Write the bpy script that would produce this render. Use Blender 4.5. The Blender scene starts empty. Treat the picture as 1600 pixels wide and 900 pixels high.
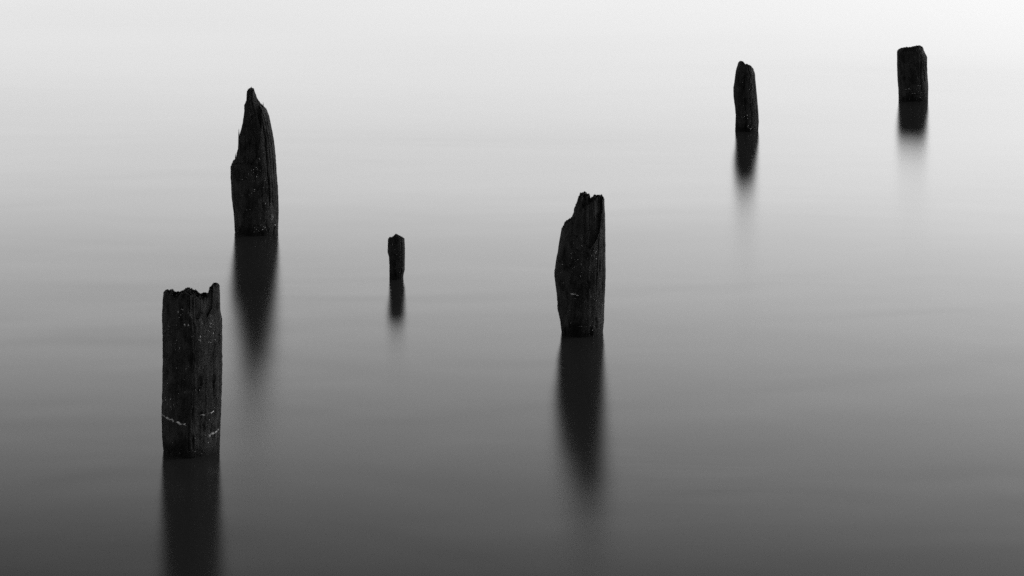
import bpy, math, random
import numpy as np
from mathutils import Vector, noise

# ---------------------------------------------------------------- camera, sky, sun, exposure
scene = bpy.context.scene
col = scene.collection

cam_data = bpy.data.cameras.new('camera')
cam_data.lens = 90.0
cam_data.sensor_width = 36.0
cam_data.clip_end = 20000.0
cam = bpy.data.objects.new('camera', cam_data)
cam.location = (0.0, 0.0, 3.7)                       # on a quay above the water
cam.rotation_euler = (math.radians(90.0), 0.0, 0.0)   # level camera, lens shifted down: the posts stay upright
cam_data.shift_y = -0.53125
col.objects.link(cam)
scene.camera = cam

SUN_EL, SUN_AZ = math.radians(13.0), math.radians(74.0)   # low, to the right of the view

world = bpy.data.worlds.new('World')
scene.world = world
world.use_nodes = True
wn, wl = world.node_tree.nodes, world.node_tree.links
wn.clear()
w_out = wn.new('ShaderNodeOutputWorld')
w_bg = wn.new('ShaderNodeBackground')
w_sky = wn.new('ShaderNodeTexSky')
w_sky.sky_type = 'NISHITA'
w_sky.sun_disc = False
w_sky.sun_elevation = SUN_EL
w_sky.sun_rotation = SUN_AZ
w_sky.air_density = 1.0
w_sky.dust_density = 1.2
w_bw = wn.new('ShaderNodeRGBToBW')                   # black-and-white photograph
# heavy cloud deck: clear pale strip above the horizon, closing in higher up
w_tc = wn.new('ShaderNodeTexCoord')
w_sep = wn.new('ShaderNodeSeparateXYZ')
w_ramp = wn.new('ShaderNodeValToRGB')
w_ramp.color_ramp.interpolation = 'LINEAR'
els = w_ramp.color_ramp.elements
els[0].position, els[0].color = 0.0, (0.30, 0.30, 0.30, 1)
els[1].position, els[1].color = 1.0, (0.02, 0.02, 0.02, 1)
for p, v in ((0.10, 0.48), (0.14, 0.69), (0.175, 0.90), (0.212, 1.0), (0.244, 0.64), (0.275, 0.03), (0.32, 0.02), (0.40, 0.02)):
    e = els.new(p)
    e.color = (v, v, v, 1)
w_mul = wn.new('ShaderNodeMath')
w_mul.operation = 'MULTIPLY'
wl.new(w_tc.outputs['Generated'], w_sep.inputs[0])
w_tilt = wn.new('ShaderNodeMath')                    # the edge of the deck hangs a little lower on the left
w_tilt.operation = 'MULTIPLY_ADD'
w_tilt.inputs[1].default_value = -0.045
wl.new(w_sep.outputs['X'], w_tilt.inputs[0])
wl.new(w_sep.outputs['Z'], w_tilt.inputs[2])
wl.new(w_tilt.outputs[0], w_ramp.inputs['Fac'])
wl.new(w_sky.outputs['Color'], w_bw.inputs['Color'])
wl.new(w_bw.outputs['Val'], w_mul.inputs[0])
wl.new(w_ramp.outputs['Color'], w_mul.inputs[1])
wl.new(w_mul.outputs[0], w_bg.inputs['Color'])
w_bg.inputs['Strength'].default_value = 0.12
wl.new(w_bg.outputs[0], w_out.inputs['Surface'])

sun_data = bpy.data.lights.new('sun', 'SUN')
sun_data.energy = 0.02
sun_data.angle = math.radians(25.0)                  # sun behind cloud
sun = bpy.data.objects.new('sun', sun_data)
sd = Vector((math.sin(SUN_AZ) * math.cos(SUN_EL), math.cos(SUN_AZ) * math.cos(SUN_EL), math.sin(SUN_EL)))
sun.rotation_euler = sd.to_track_quat('Z', 'Y').to_euler()
sun.location = (30, 10, 20)
col.objects.link(sun)

vs = scene.view_settings
vs.view_transform = 'Standard'
vs.look = 'None'
vs.exposure = 2.73
vs.gamma = 1.0
vs.use_curve_mapping = False
scene.render.engine = 'CYCLES'
scene.cycles.use_denoising = False
scene.cycles.max_bounces = 6


# ---------------------------------------------------------------- helpers
def obj(name, verts, faces, mat, parent=None, smooth=True):
    me = bpy.data.meshes.new(name)
    me.from_pydata(verts, [], faces)
    me.materials.append(mat)
    if smooth:
        me.polygons.foreach_set('use_smooth', [True] * len(me.polygons))
    me.update()
    o = bpy.data.objects.new(name, me)
    col.objects.link(o)
    o.parent = parent
    return o


def material(name):
    m = bpy.data.materials.new(name)
    m.use_nodes = True
    nt = m.node_tree
    return m, nt.nodes, nt.links, nt.nodes['Principled BSDF']


def grey(v):
    return (v, v, v, 1.0)


def tex_noise(nodes, links, vec, scale, detail=4.0, rough=0.55, dist=0.0):
    n = nodes.new('ShaderNodeTexNoise')
    n.inputs['Scale'].default_value = scale
    n.inputs['Detail'].default_value = detail
    n.inputs['Roughness'].default_value = rough
    n.inputs['Distortion'].default_value = dist
    links.new(vec, n.inputs['Vector'])
    return n


def mapping(nodes, links, src, scale):
    mp = nodes.new('ShaderNodeMapping')
    mp.inputs['Scale'].default_value = scale
    links.new(src, mp.inputs['Vector'])
    return mp.outputs['Vector']


# ---------------------------------------------------------------- materials
def water_material():
    m, n, l, b = material('still_water')
    n.remove(b)
    body = n.new('ShaderNodeBsdfDiffuse')             # slightly murky water
    body.inputs['Color'].default_value = grey(0.032)
    gl = n.new('ShaderNodeBsdfGlossy')                # waves averaged over a long exposure: a soft mirror
    gl.distribution = 'BECKMANN'
    gl.inputs['Color'].default_value = grey(1.0)
    fr = n.new('ShaderNodeFresnel')
    fr.inputs['IOR'].default_value = 1.333
    ms = n.new('ShaderNodeMixShader')
    l.new(fr.outputs[0], ms.inputs[0])
    l.new(body.outputs[0], ms.inputs[1])
    l.new(gl.outputs[0], ms.inputs[2])
    l.new(ms.outputs[0], n['Material Output'].inputs['Surface'])
    geo = n.new('ShaderNodeNewGeometry')
    # swell averaged by the long exposure: faint long streaks across the view
    v1 = mapping(n, l, geo.outputs['Position'], (0.22, 0.42, 1.0))
    n1 = tex_noise(n, l, v1, 1.0, 2.0, 0.4, 0.8)
    v2 = mapping(n, l, geo.outputs['Position'], (0.9, 3.6, 1.0))
    n2 = tex_noise(n, l, v2, 1.0, 2.0, 0.5, 0.6)
    v3 = mapping(n, l, geo.outputs['Position'], (0.06, 0.10, 1.0))
    n3 = tex_noise(n, l, v3, 1.0, 2.0)
    mr = n.new('ShaderNodeMapRange')
    mr.inputs['From Min'].default_value = 0.3
    mr.inputs['From Max'].default_value = 0.7
    mr.inputs['To Min'].default_value = 0.195
    mr.inputs['To Max'].default_value = 0.235
    l.new(n3.outputs['Fac'], mr.inputs['Value'])
    l.new(mr.outputs['Result'], gl.inputs['Roughness'])
    v4 = mapping(n, l, geo.outputs['Position'], (0.35, 0.22, 1.0))
    n4 = tex_noise(n, l, v4, 1.0, 2.0)
    mp = n.new('ShaderNodeMapRange')                  # breeze touches the water in patches
    mp.inputs['From Min'].default_value = 0.48
    mp.inputs['From Max'].default_value = 0.75
    mp.inputs['To Min'].default_value = 0.0
    mp.inputs['To Max'].default_value = 0.10
    l.new(n4.outputs['Fac'], mp.inputs['Value'])
    add = n.new('ShaderNodeMath')
    add.operation = 'MULTIPLY_ADD'
    l.new(n2.outputs['Fac'], add.inputs[0])
    l.new(mp.outputs['Result'], add.inputs[1])
    l.new(n1.outputs['Fac'], add.inputs[2])
    v5 = mapping(n, l, geo.outputs['Position'], (1.0, 1.3, 1.0))
    n5 = tex_noise(n, l, v5, 1.0, 1.0, 0.4, 0.5)
    add2 = n.new('ShaderNodeMath')
    add2.operation = 'MULTIPLY_ADD'
    l.new(n5.outputs['Fac'], add2.inputs[0])
    add2.inputs[1].default_value = 0.2
    l.new(add.outputs[0], add2.inputs[2])
    bump = n.new('ShaderNodeBump')
    bump.inputs['Strength'].default_value = 1.0
    bump.inputs['Distance'].default_value = 0.0032
    l.new(add2.outputs[0], bump.inputs['Height'])
    for sh in (body, gl, fr):
        l.new(bump.outputs['Normal'], sh.inputs['Normal'])
    return m


def wood_material(name, dark, light, gloss):
    m, n, l, b = material(name)
    tc = n.new('ShaderNodeTexCoord')
    # vertical fibres
    vf = mapping(n, l, tc.outputs['Object'], (1.0, 1.0, 0.09))
    nf = tex_noise(n, l, vf, 90.0, 5.0, 0.65, 0.3)
    vb = mapping(n, l, tc.outputs['Object'], (1.0, 1.0, 0.7))
    nb = tex_noise(n, l, vb, 14.0, 6.0, 0.6, 0.5)
    ng = tex_noise(n, l, tc.outputs['Object'], 160.0, 4.0, 0.7)
    mul = n.new('ShaderNodeMath')
    mul.operation = 'MULTIPLY'
    soft = n.new('ShaderNodeMath')
    soft.operation = 'MULTIPLY_ADD'
    l.new(nf.outputs['Fac'], soft.inputs[0])
    soft.inputs[1].default_value = 0.5
    soft.inputs[2].default_value = 0.25
    l.new(soft.outputs[0], mul.inputs[0])
    l.new(nb.outputs['Fac'], mul.inputs[1])
    mul2 = n.new('ShaderNodeMath')
    mul2.operation = 'MULTIPLY'
    l.new(mul.outputs[0], mul2.inputs[0])
    l.new(ng.outputs['Fac'], mul2.inputs[1])
    r = n.new('ShaderNodeValToRGB')
    r.color_ramp.elements[0].position = 0.085
    r.color_ramp.elements[0].color = grey(dark)
    r.color_ramp.elements[1].position = 0.22
    r.color_ramp.elements[1].color = grey(light)
    l.new(mul2.outputs[0], r.inputs['Fac'])
    # wet, algae-black foot just above the water
    sep = n.new('ShaderNodeSeparateXYZ')
    l.new(tc.outputs['Object'], sep.inputs[0])
    edge = n.new('ShaderNodeMath')
    edge.operation = 'MULTIPLY_ADD'
    l.new(nb.outputs['Fac'], edge.inputs[0])
    edge.inputs[1].default_value = 0.12
    l.new(sep.outputs['Z'], edge.inputs[2])
    wet = n.new('ShaderNodeMapRange')
    wet.inputs['From Min'].default_value = 0.09
    wet.inputs['From Max'].default_value = 0.15
    wet.inputs['To Min'].default_value = 0.3
    wet.inputs['To Max'].default_value = 1.0
    l.new(edge.outputs[0], wet.inputs['Value'])
    tint = n.new('ShaderNodeVectorMath')
    tint.operation = 'SCALE'
    l.new(r.outputs['Color'], tint.inputs[0])
    l.new(wet.outputs['Result'], tint.inputs['Scale'])
    l.new(tint.outputs[0], b.inputs['Base Color'])
    b.inputs['Roughness'].default_value = gloss
    b.inputs['Specular IOR Level'].default_value = 0.05
    mix = n.new('ShaderNodeMath')
    mix.operation = 'MULTIPLY_ADD'
    l.new(ng.outputs['Fac'], mix.inputs[0])
    mix.inputs[1].default_value = 0.9
    l.new(nf.outputs['Fac'], mix.inputs[2])
    bump = n.new('ShaderNodeBump')
    bump.inputs['Strength'].default_value = 0.9
    bump.inputs['Distance'].default_value = 0.006
    l.new(mix.outputs[0], bump.inputs['Height'])
    l.new(bump.outputs['Normal'], b.inputs['Normal'])
    return m


def shell_material():
    m, n, l, b = material('barnacle_shell')
    tc = n.new('ShaderNodeTexCoord')
    ns = tex_noise(n, l, tc.outputs['Object'], 60.0, 3.0)
    r = n.new('ShaderNodeValToRGB')
    r.color_ramp.elements[0].position = 0.35
    r.color_ramp.elements[0].color = grey(0.06)
    r.color_ramp.elements[1].position = 0.65
    r.color_ramp.elements[1].color = grey(0.42)
    l.new(ns.outputs['Fac'], r.inputs['Fac'])
    l.new(r.outputs['Color'], b.inputs['Base Color'])
    b.inputs['Roughness'].default_value = 0.8
    return m


M_WATER = water_material()
M_WOOD = wood_material('weathered_wet_wood', 0.005, 0.036, 0.62)
M_TORN = wood_material('torn_wood_fibre', 0.006, 0.042, 0.7)
M_SHELL = shell_material()

# ---------------------------------------------------------------- the water
W = 6000.0
water = obj('water', [(-W, -60, 0), (W, -60, 0), (W, 2 * W, 0), (-W, 2 * W, 0)], [(0, 1, 2, 3)], M_WATER, smooth=False)
water['kind'] = 'structure'


# ---------------------------------------------------------------- the pilings
def sstep(a, b, x):
    t = min(1.0, max(0.0, (x - a) / (b - a)))
    return t * t * (3 - 2 * t)


def nz(x, y, z):
    return noise.noise(Vector((x, y, z)))


class Piling:
    """A broken timber: outline left and right by height (metres), a top height
    for every point of the section, layers of outer wood lost towards the front,
    and vertical drying cracks."""

    def __init__(s, seed, loc, left, right, top, p=2.0, skew=0.0, depth=1.0, lost=(), cracks=(), back=0.25, fibre=0.02, lump=0.03, bottom=-1.6):
        s.seed, s.loc, s.p, s.skew, s.depth = seed * 17.3, loc, p, skew, depth
        s.back = back
        s.lost, s.cracks, s.fibre, s.lump, s.bottom = lost, cracks, fibre, lump, bottom
        s.lz, s.lx = zip(*sorted((z, x) for x, z in left))
        s.rz, s.rx = zip(*sorted((z, x) for x, z in right))
        pts = []
        for x, z in top:
            c, a = s.ca(z)
            pts.append((max(-1.0, min(1.0, (x - c) / a)), z))
        us, zs = [], []
        for u, z in pts:
            if us and u <= us[-1] + 0.004:
                u = us[-1] + 0.004
            us.append(u)
            zs.append(z)
        s.tu, s.tz = us, zs
        s.zmax = max(zs)
        zz = np.linspace(0, max(s.lz[-1], s.rz[-1]), 20)
        s.amean = float(np.mean([s.ca(z)[1] for z in zz]))

    def ca(s, z):
        l = float(np.interp(z, s.lz, s.lx))
        r = float(np.interp(z, s.rz, s.rx))
        return (l + r) / 2, (r - l) / 2

    def section(s, t):
        c, n_ = math.cos(t), math.sin(t)
        q = 2.0 / s.p
        u = math.copysign(abs(c) ** q, c)
        v = math.copysign(abs(n_) ** q, n_)
        if v < 0:
            u += s.skew * (1 - abs(u))
        return u, v

    def height(s, u, v):
        h = float(np.interp(u, s.tu, s.tz))
        b = s.amean * s.depth
        vmin = -max(0.0, 1 - min(1, abs(u)) ** s.p) ** (1 / s.p)
        d = v - vmin
        h -= max(0.0, v) * b * 0.32
        h -= s.back * max(0.0, v - 0.1) * max(0.0, h - min(s.tz))
        jag = nz(u * 7 + s.seed, v * 7, 3.1) + 0.7 * nz(u * 17 + s.seed, v * 17, 9.7) + 0.5 * nz(u * 43 + s.seed, v * 30, 5.7)
        h += s.fibre * jag
        for thick, width, prof in s.lost:
            fu, fz = zip(*prof)
            f = float(np.interp(u, fu, fz)) + s.fibre * 0.7 * jag
            th = thick * (1 + 0.5 * nz(u * 5, s.seed, 1.7))
            k = 1 - sstep(th, th + width, d)
            if f < h:
                h = h + (f - h) * k
        return h

    def relief(s, t, u, v, z):
        """relative change of radius on the side"""
        cx, cy = math.cos(t), math.sin(t)
        g = nz(cx * 9 + s.seed, cy * 9, z * 2.2) * 0.013          # broad fibre ridges
        g += nz(cx * 28 + s.seed, cy * 28, z * 5.0) * 0.008       # fine ones
        g += nz(cx * 1.6 + s.seed, cy * 1.6, z * 5.0) * s.lump    # lumps
        g += nz(cx * 12, cy * 12 + s.seed, z * 30) * 0.014        # pitting
        g += nz(cx * 30, cy * 30 + s.seed, z * 70) * 0.009
        g -= 0.05 * sstep(0.28, 0.5, nz(cx * 6 + s.seed, cy * 6, z * 11 + 5))   # flaked patches
        for tc, w, dep, z0, z1 in s.cracks:
            tt = tc + 0.07 * nz(z * 4, tc, s.seed) + 0.03 * nz(z * 17, tc, s.seed)
            dt = (t - tt + math.pi) % (2 * math.pi) - math.pi
            m = sstep(z0 - 0.06, z0 + 0.03, z) * (1 - sstep(z1 - 0.03, z1 + 0.06, z))
            g -= dep * m * math.exp(-(dt / w) ** 2)
        return g

    def side(s, t, z):
        u, v = s.section(t)
        c, a = s.ca(z)
        k = 1 + s.relief(t, u, v, z)
        # the outline left and right stays near the measured one
        ku = 1 + (k - 1) * 0.8
        return (c + a * u * ku, s.amean * s.depth * v * k, z)

    def build(s, label, nt=200, nzr=170, nr=44):
        root = bpy.data.objects.new('wooden_piling', None)
        root.empty_display_size = 0.2
        root.location = (s.loc[0], s.loc[1], 0.0)
        col.objects.link(root)
        root['label'] = label
        root['category'] = 'piling'
        root['group'] = 'broken pilings standing in still water'
        ang = [2 * math.pi * i / nt for i in range(nt)]
        rim = []
        vs_, fs = [], []
        for t in ang:
            u, v = s.section(t)
            h = s.height(u, v)
            rim.append(h)
        for j in range(nzr + 1):
            f = j / nzr
            for t, h in zip(ang, rim):
                # rows: dense above the water, sparse below
                if f < 0.1:
                    z = s.bottom + (-0.06 - s.bottom) * f / 0.1
                else:
                    z = -0.06 + (h + 0.06) * (f - 0.1) / 0.9
                vs_.append(s.side(t, z))
        for j in range(nzr):
            for i in range(nt):
                i2 = (i + 1) % nt
                fs.append((j * nt + i, j * nt + i2, (j + 1) * nt + i2, (j + 1) * nt + i))
        fs.append(tuple(range(nt - 1, -1, -1)))
        obj('shaft', vs_, fs, M_WOOD, root)
        # broken top: the section seen from above, every fibre at its own height
        vt, ft = [], []
        for j in range(nr):
            q = 1 - j / nr
            for i, t in enumerate(ang):
                if j == 0:
                    vt.append(vs_[nzr * nt + i])
                    continue
                u, v = s.section(t)
                u, v = u * q, v * q
                h = s.height(u, v)
                c, a = s.ca(h)
                w = 0.05 * (1 - q) + 0.02
                du = w * nz(u * 9, v * 9 + s.seed, h * 5)
                dv = w * nz(u * 9 + 31, v * 9 + s.seed, h * 5) + 0.05 * nz(u * 22, s.seed, h * 2)
                k = 1 + s.relief(t, u, v, h) * q ** 3
                ku = 1 + (k - 1) * 0.8
                vt.append((c + a * (u * ku + du), s.amean * s.depth * (v * k + dv), h))
        cc = s.height(0, 0)
        vt.append((s.ca(cc)[0], 0, cc))
        for j in range(nr - 1):
            for i in range(nt):
                i2 = (i + 1) % nt
                ft.append((j * nt + i, j * nt + i2, (j + 1) * nt + i2, (j + 1) * nt + i))
        for i in range(nt):
            ft.append(((nr - 1) * nt + i, (nr - 1) * nt + (i + 1) % nt, nr * nt))
        obj('broken_top', vt, ft, M_TORN, root)
        s.root = root
        return root

    def theta(s, u):
        """angle on the camera side for a place u across the width"""
        best = min((abs(s.section(t)[0] - u), t) for t in np.linspace(math.pi, 2 * math.pi, 241))
        return float(best[1])

    def shells(s, clusters, rnd):
        """small pale barnacles: (u, z, spread u, spread z, count, radius)"""
        spots = []
        for u, z, su, sz, n_, r in clusters:
            for _ in range(n_):
                spots.append((s.theta(max(-1, min(1, u + rnd.gauss(0, su)))), z + rnd.gauss(0, sz), r * 0.8 * rnd.uniform(0.4, 1.2)))
        for _ in range(40):                                  # the sides that face away
            spots.append((rnd.uniform(0, math.pi), rnd.uniform(0.02, s.rz[-1] * 0.8), 0.0022 * rnd.uniform(0.6, 1.4)))
        s.chips('barnacles', spots, rnd)

    def chips(s, name, spots, rnd):
        vv, ff = [], []
        for t, z, r in spots:
            u, v = s.section(t)
            if z < 0.012 or z > s.height(u, v) - 0.02:
                continue
            p = Vector(s.side(t, z))
            dt = 0.04
            tan = Vector(s.side(t + dt, z)) - Vector(s.side(t - dt, z))
            nrm = tan.normalized().cross(Vector((0, 0, 1))).normalized()
            tan = tan.normalized()
            up = nrm.cross(tan)
            k0 = len(vv)
            st = rnd.uniform(0.8, 1.8)
            ph = rnd.uniform(0, 6.28)
            for rr, hh in ((1.0, -0.6), (0.75, 0.5), (0.3, 0.75)):
                for i in range(6):
                    an = ph + i * math.pi / 3
                    q = rr * r * (1 + 0.2 * rnd.uniform(-1, 1))
                    vv.append(p + tan * math.cos(an) * q + up * math.sin(an) * q * st + nrm * hh * r)
            for j in range(2):
                for i in range(6):
                    i2 = (i + 1) % 6
                    ff.append((k0 + j * 6 + i, k0 + j * 6 + i2, k0 + j * 6 + 6 + i2, k0 + j * 6 + 6 + i))
            ff.append(tuple(k0 + 12 + i for i in range(6)))
        if vv:
            o = obj(name, vv, ff, M_SHELL, s.root, smooth=False)
            o['kind'] = 'stuff'

    def crust(s, pts, rnd, wide=0.006):
        """a broken pale crust along (u, z) points, made of small flat chips"""
        us, zs = zip(*pts)
        spots = []
        for _ in range(int(420 * (us[-1] - us[0]))):
            u = rnd.uniform(us[0], us[-1])
            k = max(0.0, 0.75 + 1.1 * nz(u * 9, 4.4, s.seed))
            z = float(np.interp(u, us, zs)) - 0.28 * s.amean * s.depth * s.section(s.theta(u))[1] + 0.005 * nz(u * 14, s.seed, 0.3) + rnd.gauss(0, wide * 0.5 * k)
            if rnd.random() < k:
                spots.append((s.theta(u), z, rnd.uniform(0.001, 0.003) * (0.5 + 0.6 * k)))
        s.chips('crust_line', spots, rnd)

    def splinter(s, x, y, z0, z1, r, lean=0.0):
        vv, ff = [], []
        rows, k = 9, 6
        for j in range(rows):
            f = j / (rows - 1)
            rr = r * (1 - f ** 1.6) + 0.0008
            for i in range(k):
                a = 2 * math.pi * i / k
                vv.append((x + lean * f + rr * math.cos(a) * (1 + 0.25 * nz(i, f * 6, s.seed)), y + rr * 1.3 * math.sin(a), z0 + (z1 - z0) * f))
        for j in range(rows - 1):
            for i in range(k):
                i2 = (i + 1) % k
                ff.append((j * k + i, j * k + i2, (j + 1) * k + i2, (j + 1) * k + i))
        ff.append(tuple(range(k - 1, -1, -1)))
        ff.append(tuple((rows - 1) * k + i for i in range(k)))
        obj('splinter', vv, ff, M_TORN, s.root)


PI = math.pi
BIG = 9.0

# nearest: square-edged timber with one corner towards the camera
pa = Piling(1, (-1.68, 13.41),
    left=[(-0.147, 0.832), (-0.153, 0.714), (-0.149, 0.476), (-0.156, 0.188), (-0.154, 0.08), (-0.146, -0.003), (-0.144, -0.04)],
    right=[(0.148, 0.862), (0.151, 0.737), (0.161, 0.69), (0.163, 0.439), (0.158, 0.285), (0.152, 0.117), (0.148, -0.003), (0.147, -0.04)],
    top=[(-0.147, 0.831), (-0.132, 0.839), (-0.101, 0.838), (-0.084, 0.826), (-0.064, 0.828), (-0.044, 0.836), (-0.013, 0.848), (0.017, 0.836), (0.04, 0.824), (0.077, 0.818), (0.094, 0.828), (0.101, 0.856), (0.115, 0.875), (0.137, 0.875), (0.148, 0.861)],
    p=1.35, skew=0.1, fibre=0.010, lump=0.012,
    lost=[(0.035, 0.05, [(-1, 0.80), (-0.6, 0.835), (-0.2, 0.79), (0.1, 0.735), (0.3, 0.71), (0.5, 0.745), (0.62, 0.72), (0.8, 0.76), (0.9, BIG), (1, BIG)]),
          (0.14, 0.16, [(-1, 0.85), (-0.6, 0.855), (0.0, 0.86), (0.5, 0.84), (0.66, 0.85), (0.78, BIG), (1, BIG)])],
    cracks=[(PI * 1.80, 0.018, 0.05, 0.1, 0.5), (PI * 1.70, 0.018, 0.05, 0.15, 0.4), (PI * 1.9, 0.02, 0.04, 0.3, 0.8),
            (PI * 1.25, 0.02, 0.03, 0.2, 0.7), (PI * 1.07, 0.02, 0.05, 0.45, 0.8), (PI * 0.5, 0.04, 0.1, 0.1, 0.7)])
pa.build('stout square-edged piling with pale crust lines and one raised corner, nearest the camera')

# tall spire
pb = Piling(2, (-1.94, 19.41),
    left=[(-0.191, 0.513), (-0.191, 0.425), (-0.184, 0.272), (-0.17, 0.153), (-0.16, -0.014), (-0.16, -0.031)],
    right=[(0.039, 0.97), (0.076, 0.93), (0.097, 0.876), (0.114, 0.8), (0.133, 0.711), (0.148, 0.575), (0.155, 0.454), (0.164, 0.333), (0.17, 0.153), (0.165, -0.014), (0.165, -0.031)],
    top=[(-0.189, 0.515), (-0.173, 0.537), (-0.146, 0.549), (-0.143, 0.60), (-0.125, 0.643), (-0.12, 0.726), (-0.104, 0.774), (-0.097, 0.815), (-0.082, 0.905), (-0.064, 1.012), (-0.06, 1.082), (-0.037, 1.091), (-0.015, 1.08), (0.013, 0.999), (0.039, 0.97)],
    p=2.1, back=0.8, fibre=0.016, lump=0.02,
    lost=[(0.19, 0.08, [(-1, 0.50), (-0.7, 0.535), (-0.2, 0.545), (0.1, 0.535), (0.3, 0.60), (0.5, 0.74), (0.75, 0.90), (1, 0.99)])],
    cracks=[(PI * 1.74, 0.03, 0.12, 0.25, 0.95), (PI * 1.80, 0.02, 0.09, 0.35, 0.9), (PI * 1.86, 0.02, 0.09, 0.3, 0.85),
            (PI * 1.92, 0.02, 0.08, 0.1, 0.8), (PI * 1.97, 0.02, 0.07, 0.2, 0.9), (PI * 0.4, 0.04, 0.1, 0.1, 0.7)])
pb.build('tall piling split to a narrow pointed spire with a low shoulder on its left')
pb.splinter(-0.126, -0.02, 0.60, 0.786, 0.0085, -0.003)
pb.splinter(-0.151, -0.03, 0.50, 0.600, 0.0075, -0.002)
pb.splinter(0.052, -0.02, 0.90, 0.985, 0.008, 0.004)
pa.splinter(-0.098, -0.01, 0.78, 0.846, 0.0045, 0.002)
pa.splinter(-0.088, -0.02, 0.78, 0.841, 0.0035, 0.003)
pa.splinter(-0.012, -0.03, 0.80, 0.856, 0.005, -0.001)

# middle: bulging trunk with a notched top
pc = Piling(3, (0.44, 16.11),
    left=[(-0.129, 0.66), (-0.141, 0.587), (-0.159, 0.478), (-0.175, 0.37), (-0.169, 0.309), (-0.159, 0.237), (-0.153, 0.14), (-0.135, 0.068), (-0.126, -0.005), (-0.125, -0.029)],
    right=[(0.141, 0.829), (0.145, 0.744), (0.149, 0.563), (0.149, 0.357), (0.143, 0.188), (0.139, 0.068), (0.131, -0.005), (0.129, -0.029)],
    top=[(-0.129, 0.66), (-0.111, 0.681), (-0.087, 0.705), (-0.062, 0.72), (-0.042, 0.78), (-0.03, 0.817), (-0.02, 0.859), (0.004, 0.877), (0.031, 0.871), (0.05, 0.859), (0.055, 0.838), (0.077, 0.857), (0.101, 0.862), (0.125, 0.857), (0.141, 0.833)],
    p=2.0, back=0.6, fibre=0.014, lump=0.022,
    lost=[(0.13, 0.20, [(-1, 0.56), (-0.8, 0.605), (-0.45, 0.635), (-0.1, 0.60), (0.25, 0.545), (0.5, 0.58), (0.75, 0.66), (0.9, 0.80), (0.97, BIG), (1, BIG)]),
          (0.40, 0.30, [(-1, 0.64), (-0.75, 0.69), (-0.4, 0.735), (0.0, 0.80), (0.5, 0.84), (0.9, 0.87), (1, BIG)])],
    cracks=[(PI * 1.72, 0.025, 0.06, 0.3, 0.7), (PI * 1.85, 0.02, 0.07, 0.2, 0.8), (PI * 1.93, 0.025, 0.06, 0.05, 0.4), (PI * 0.55, 0.04, 0.1, 0.1, 0.7)])
pc.build('bulging round piling with a scooped front and notched top, middle of the picture')

# thin short stake
pd = Piling(4, (-0.80, 17.73),
    left=[(-0.06, 0.257), (-0.062, 0.181), (-0.053, 0.154), (-0.049, 0.096), (-0.049, -0.014)],
    right=[(0.056, 0.274), (0.059, 0.203), (0.058, 0.062), (0.049, 0.03), (0.046, -0.014)],
    top=[(-0.06, 0.269), (-0.049, 0.284), (-0.027, 0.284), (-0.018, 0.296), (-0.004, 0.305), (0.018, 0.296), (0.038, 0.287), (0.056, 0.274)],
    p=2.3, fibre=0.006, lump=0.03,
    cracks=[(PI * 1.45, 0.06, 0.1, 0.05, 0.25), (PI * 1.7, 0.05, 0.1, 0.1, 0.3), (PI * 0.5, 0.06, 0.1, 0.05, 0.25)])
pd.build('short thin stake, the smallest of the six, between two thick pilings', nt=140, nzr=110, nr=30)

# far: leaning slab with a rounded right shoulder
pe = Piling(5, (2.25, 24.53),
    left=[(-0.082, 0.646), (-0.104, 0.572), (-0.115, 0.492), (-0.129, 0.4), (-0.127, 0.316), (-0.117, 0.235), (-0.106, 0.143), (-0.109, 0.081), (-0.112, 0.02), (-0.112, -0.017)],
    right=[(0.064, 0.587), (0.078, 0.541), (0.085, 0.449), (0.098, 0.327), (0.11, 0.186), (0.115, 0.081), (0.11, 0.008), (0.11, -0.017)],
    top=[(-0.082, 0.646), (-0.074, 0.658), (-0.058, 0.664), (-0.037, 0.658), (-0.02, 0.633), (0.003, 0.633), (0.034, 0.618), (0.064, 0.587)],
    p=2.0, fibre=0.006, lump=0.015,
    cracks=[(PI * 1.46, 0.07, 0.14, 0.02, 0.55), (PI * 1.6, 0.03, 0.08, 0.1, 0.5), (PI * 1.8, 0.03, 0.08, 0.05, 0.5), (PI * 0.5, 0.04, 0.1, 0.1, 0.5)])
pe.build('far slender piling with a peaked left tip and rounded right shoulder', nt=160, nzr=140, nr=36)

# farthest: flat-topped block
pf = Piling(6, (4.18, 26.65),
    left=[(-0.169, 0.498), (-0.169, 0.362), (-0.162, 0.192), (-0.153, 0.089), (-0.151, -0.017)],
    right=[(0.11, 0.502), (0.137, 0.449), (0.14, 0.276), (0.149, 0.142), (0.148, -0.017)],
    top=[(-0.169, 0.498), (-0.157, 0.522), (-0.123, 0.536), (-0.073, 0.546), (-0.029, 0.544), (0.005, 0.556), (0.053, 0.562), (0.09, 0.552), (0.11, 0.502)],
    p=2.5, fibre=0.006, lump=0.012,
    lost=[(0.12, 0.3, [(-1, 0.50), (-0.4, 0.52), (0.2, 0.53), (0.8, 0.52), (1, 0.5)])],
    cracks=[(PI * 1.85, 0.03, 0.10, 0.05, 0.5), (PI * 1.6, 0.03, 0.05, 0.1, 0.4), (PI * 1.3, 0.03, 0.05, 0.1, 0.4), (PI * 0.5, 0.04, 0.1, 0.1, 0.4)])
pf.build('blocky flat-topped piling farthest away, rightmost of the six', nt=160, nzr=140, nr=36)

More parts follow.
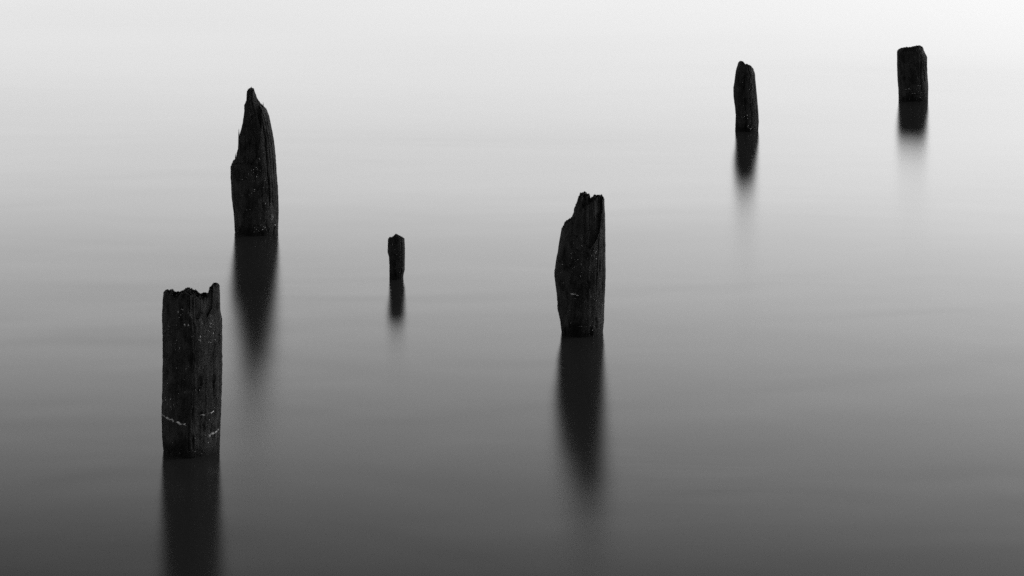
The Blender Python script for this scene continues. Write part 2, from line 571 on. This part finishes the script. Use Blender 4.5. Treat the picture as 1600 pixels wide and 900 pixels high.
# ---------------------------------------------------------------- barnacles and crust on the wood
rnd = random.Random(11)
pa.shells([(-0.28, 0.745, 0.06, 0.02, 9, 0.0042), (-0.1, 0.69, 0.03, 0.006, 4, 0.0045), (0.65, 0.66, 0.14, 0.03, 14, 0.0036),
           (0.35, 0.615, 0.08, 0.012, 6, 0.0036), (0.7, 0.60, 0.1, 0.02, 10, 0.0036), (-0.75, 0.66, 0.06, 0.04, 6, 0.0036),
           (-0.45, 0.60, 0.06, 0.02, 5, 0.003), (0.0, 0.45, 0.5, 0.18, 40, 0.0022), (-0.7, 0.265, 0.15, 0.012, 12, 0.0028),
           (0.75, 0.11, 0.10, 0.02, 8, 0.004), (0.3, 0.04, 0.4, 0.02, 8, 0.0024), (0.8, 0.16, 0.08, 0.03, 6, 0.003), (0.25, 0.35, 0.02, 0.005, 2, 0.004)], rnd)
pa.crust([(-0.98, 0.188), (-0.8, 0.170), (-0.5, 0.153), (-0.2, 0.138), (-0.08, 0.134)], rnd, 0.0048)
pa.crust([(0.42, 0.180), (0.62, 0.188), (0.82, 0.202)], rnd, 0.0012)
pa.crust([(0.62, 0.066), (0.8, 0.084), (0.97, 0.112)], rnd, 0.0045)
pb.shells([(-0.3, 0.56, 0.12, 0.012, 6, 0.0055), (0.1, 0.45, 0.15, 0.06, 18, 0.0035), (0.45, 0.15, 0.2, 0.05, 8, 0.004), (0.78, 0.13, 0.06, 0.03, 8, 0.007),
           (0.3, 0.05, 0.35, 0.015, 12, 0.0035), (0.0, 0.4, 0.5, 0.2, 40, 0.003), (0.5, 0.62, 0.1, 0.12, 12, 0.004)], rnd)
pc.shells([(-0.35, 0.45, 0.3, 0.08, 26, 0.003), (0.55, 0.50, 0.1, 0.03, 5, 0.005), (0.1, 0.06, 0.4, 0.025, 10, 0.003), (0.7, 0.25, 0.15, 0.1, 12, 0.003), (0, 0.3, 0.5, 0.15, 40, 0.0022)], rnd)
pc.crust([(-0.42, 0.232), (-0.25, 0.225), (-0.12, 0.218)], rnd, 0.003)
pd.shells([(0, 0.18, 0.4, 0.06, 8, 0.0035)], rnd)
pe.shells([(-0.3, 0.15, 0.3, 0.03, 6, 0.005), (0.0, 0.03, 0.5, 0.015, 12, 0.006), (0.1, 0.4, 0.4, 0.12, 10, 0.004)], rnd)
pf.shells([(-0.4, 0.11, 0.15, 0.015, 4, 0.006), (0.1, 0.12, 0.3, 0.03, 5, 0.006), (0.2, 0.2, 0.4, 0.1, 8, 0.004), (0, 0.03, 0.5, 0.02, 6, 0.004)], rnd)
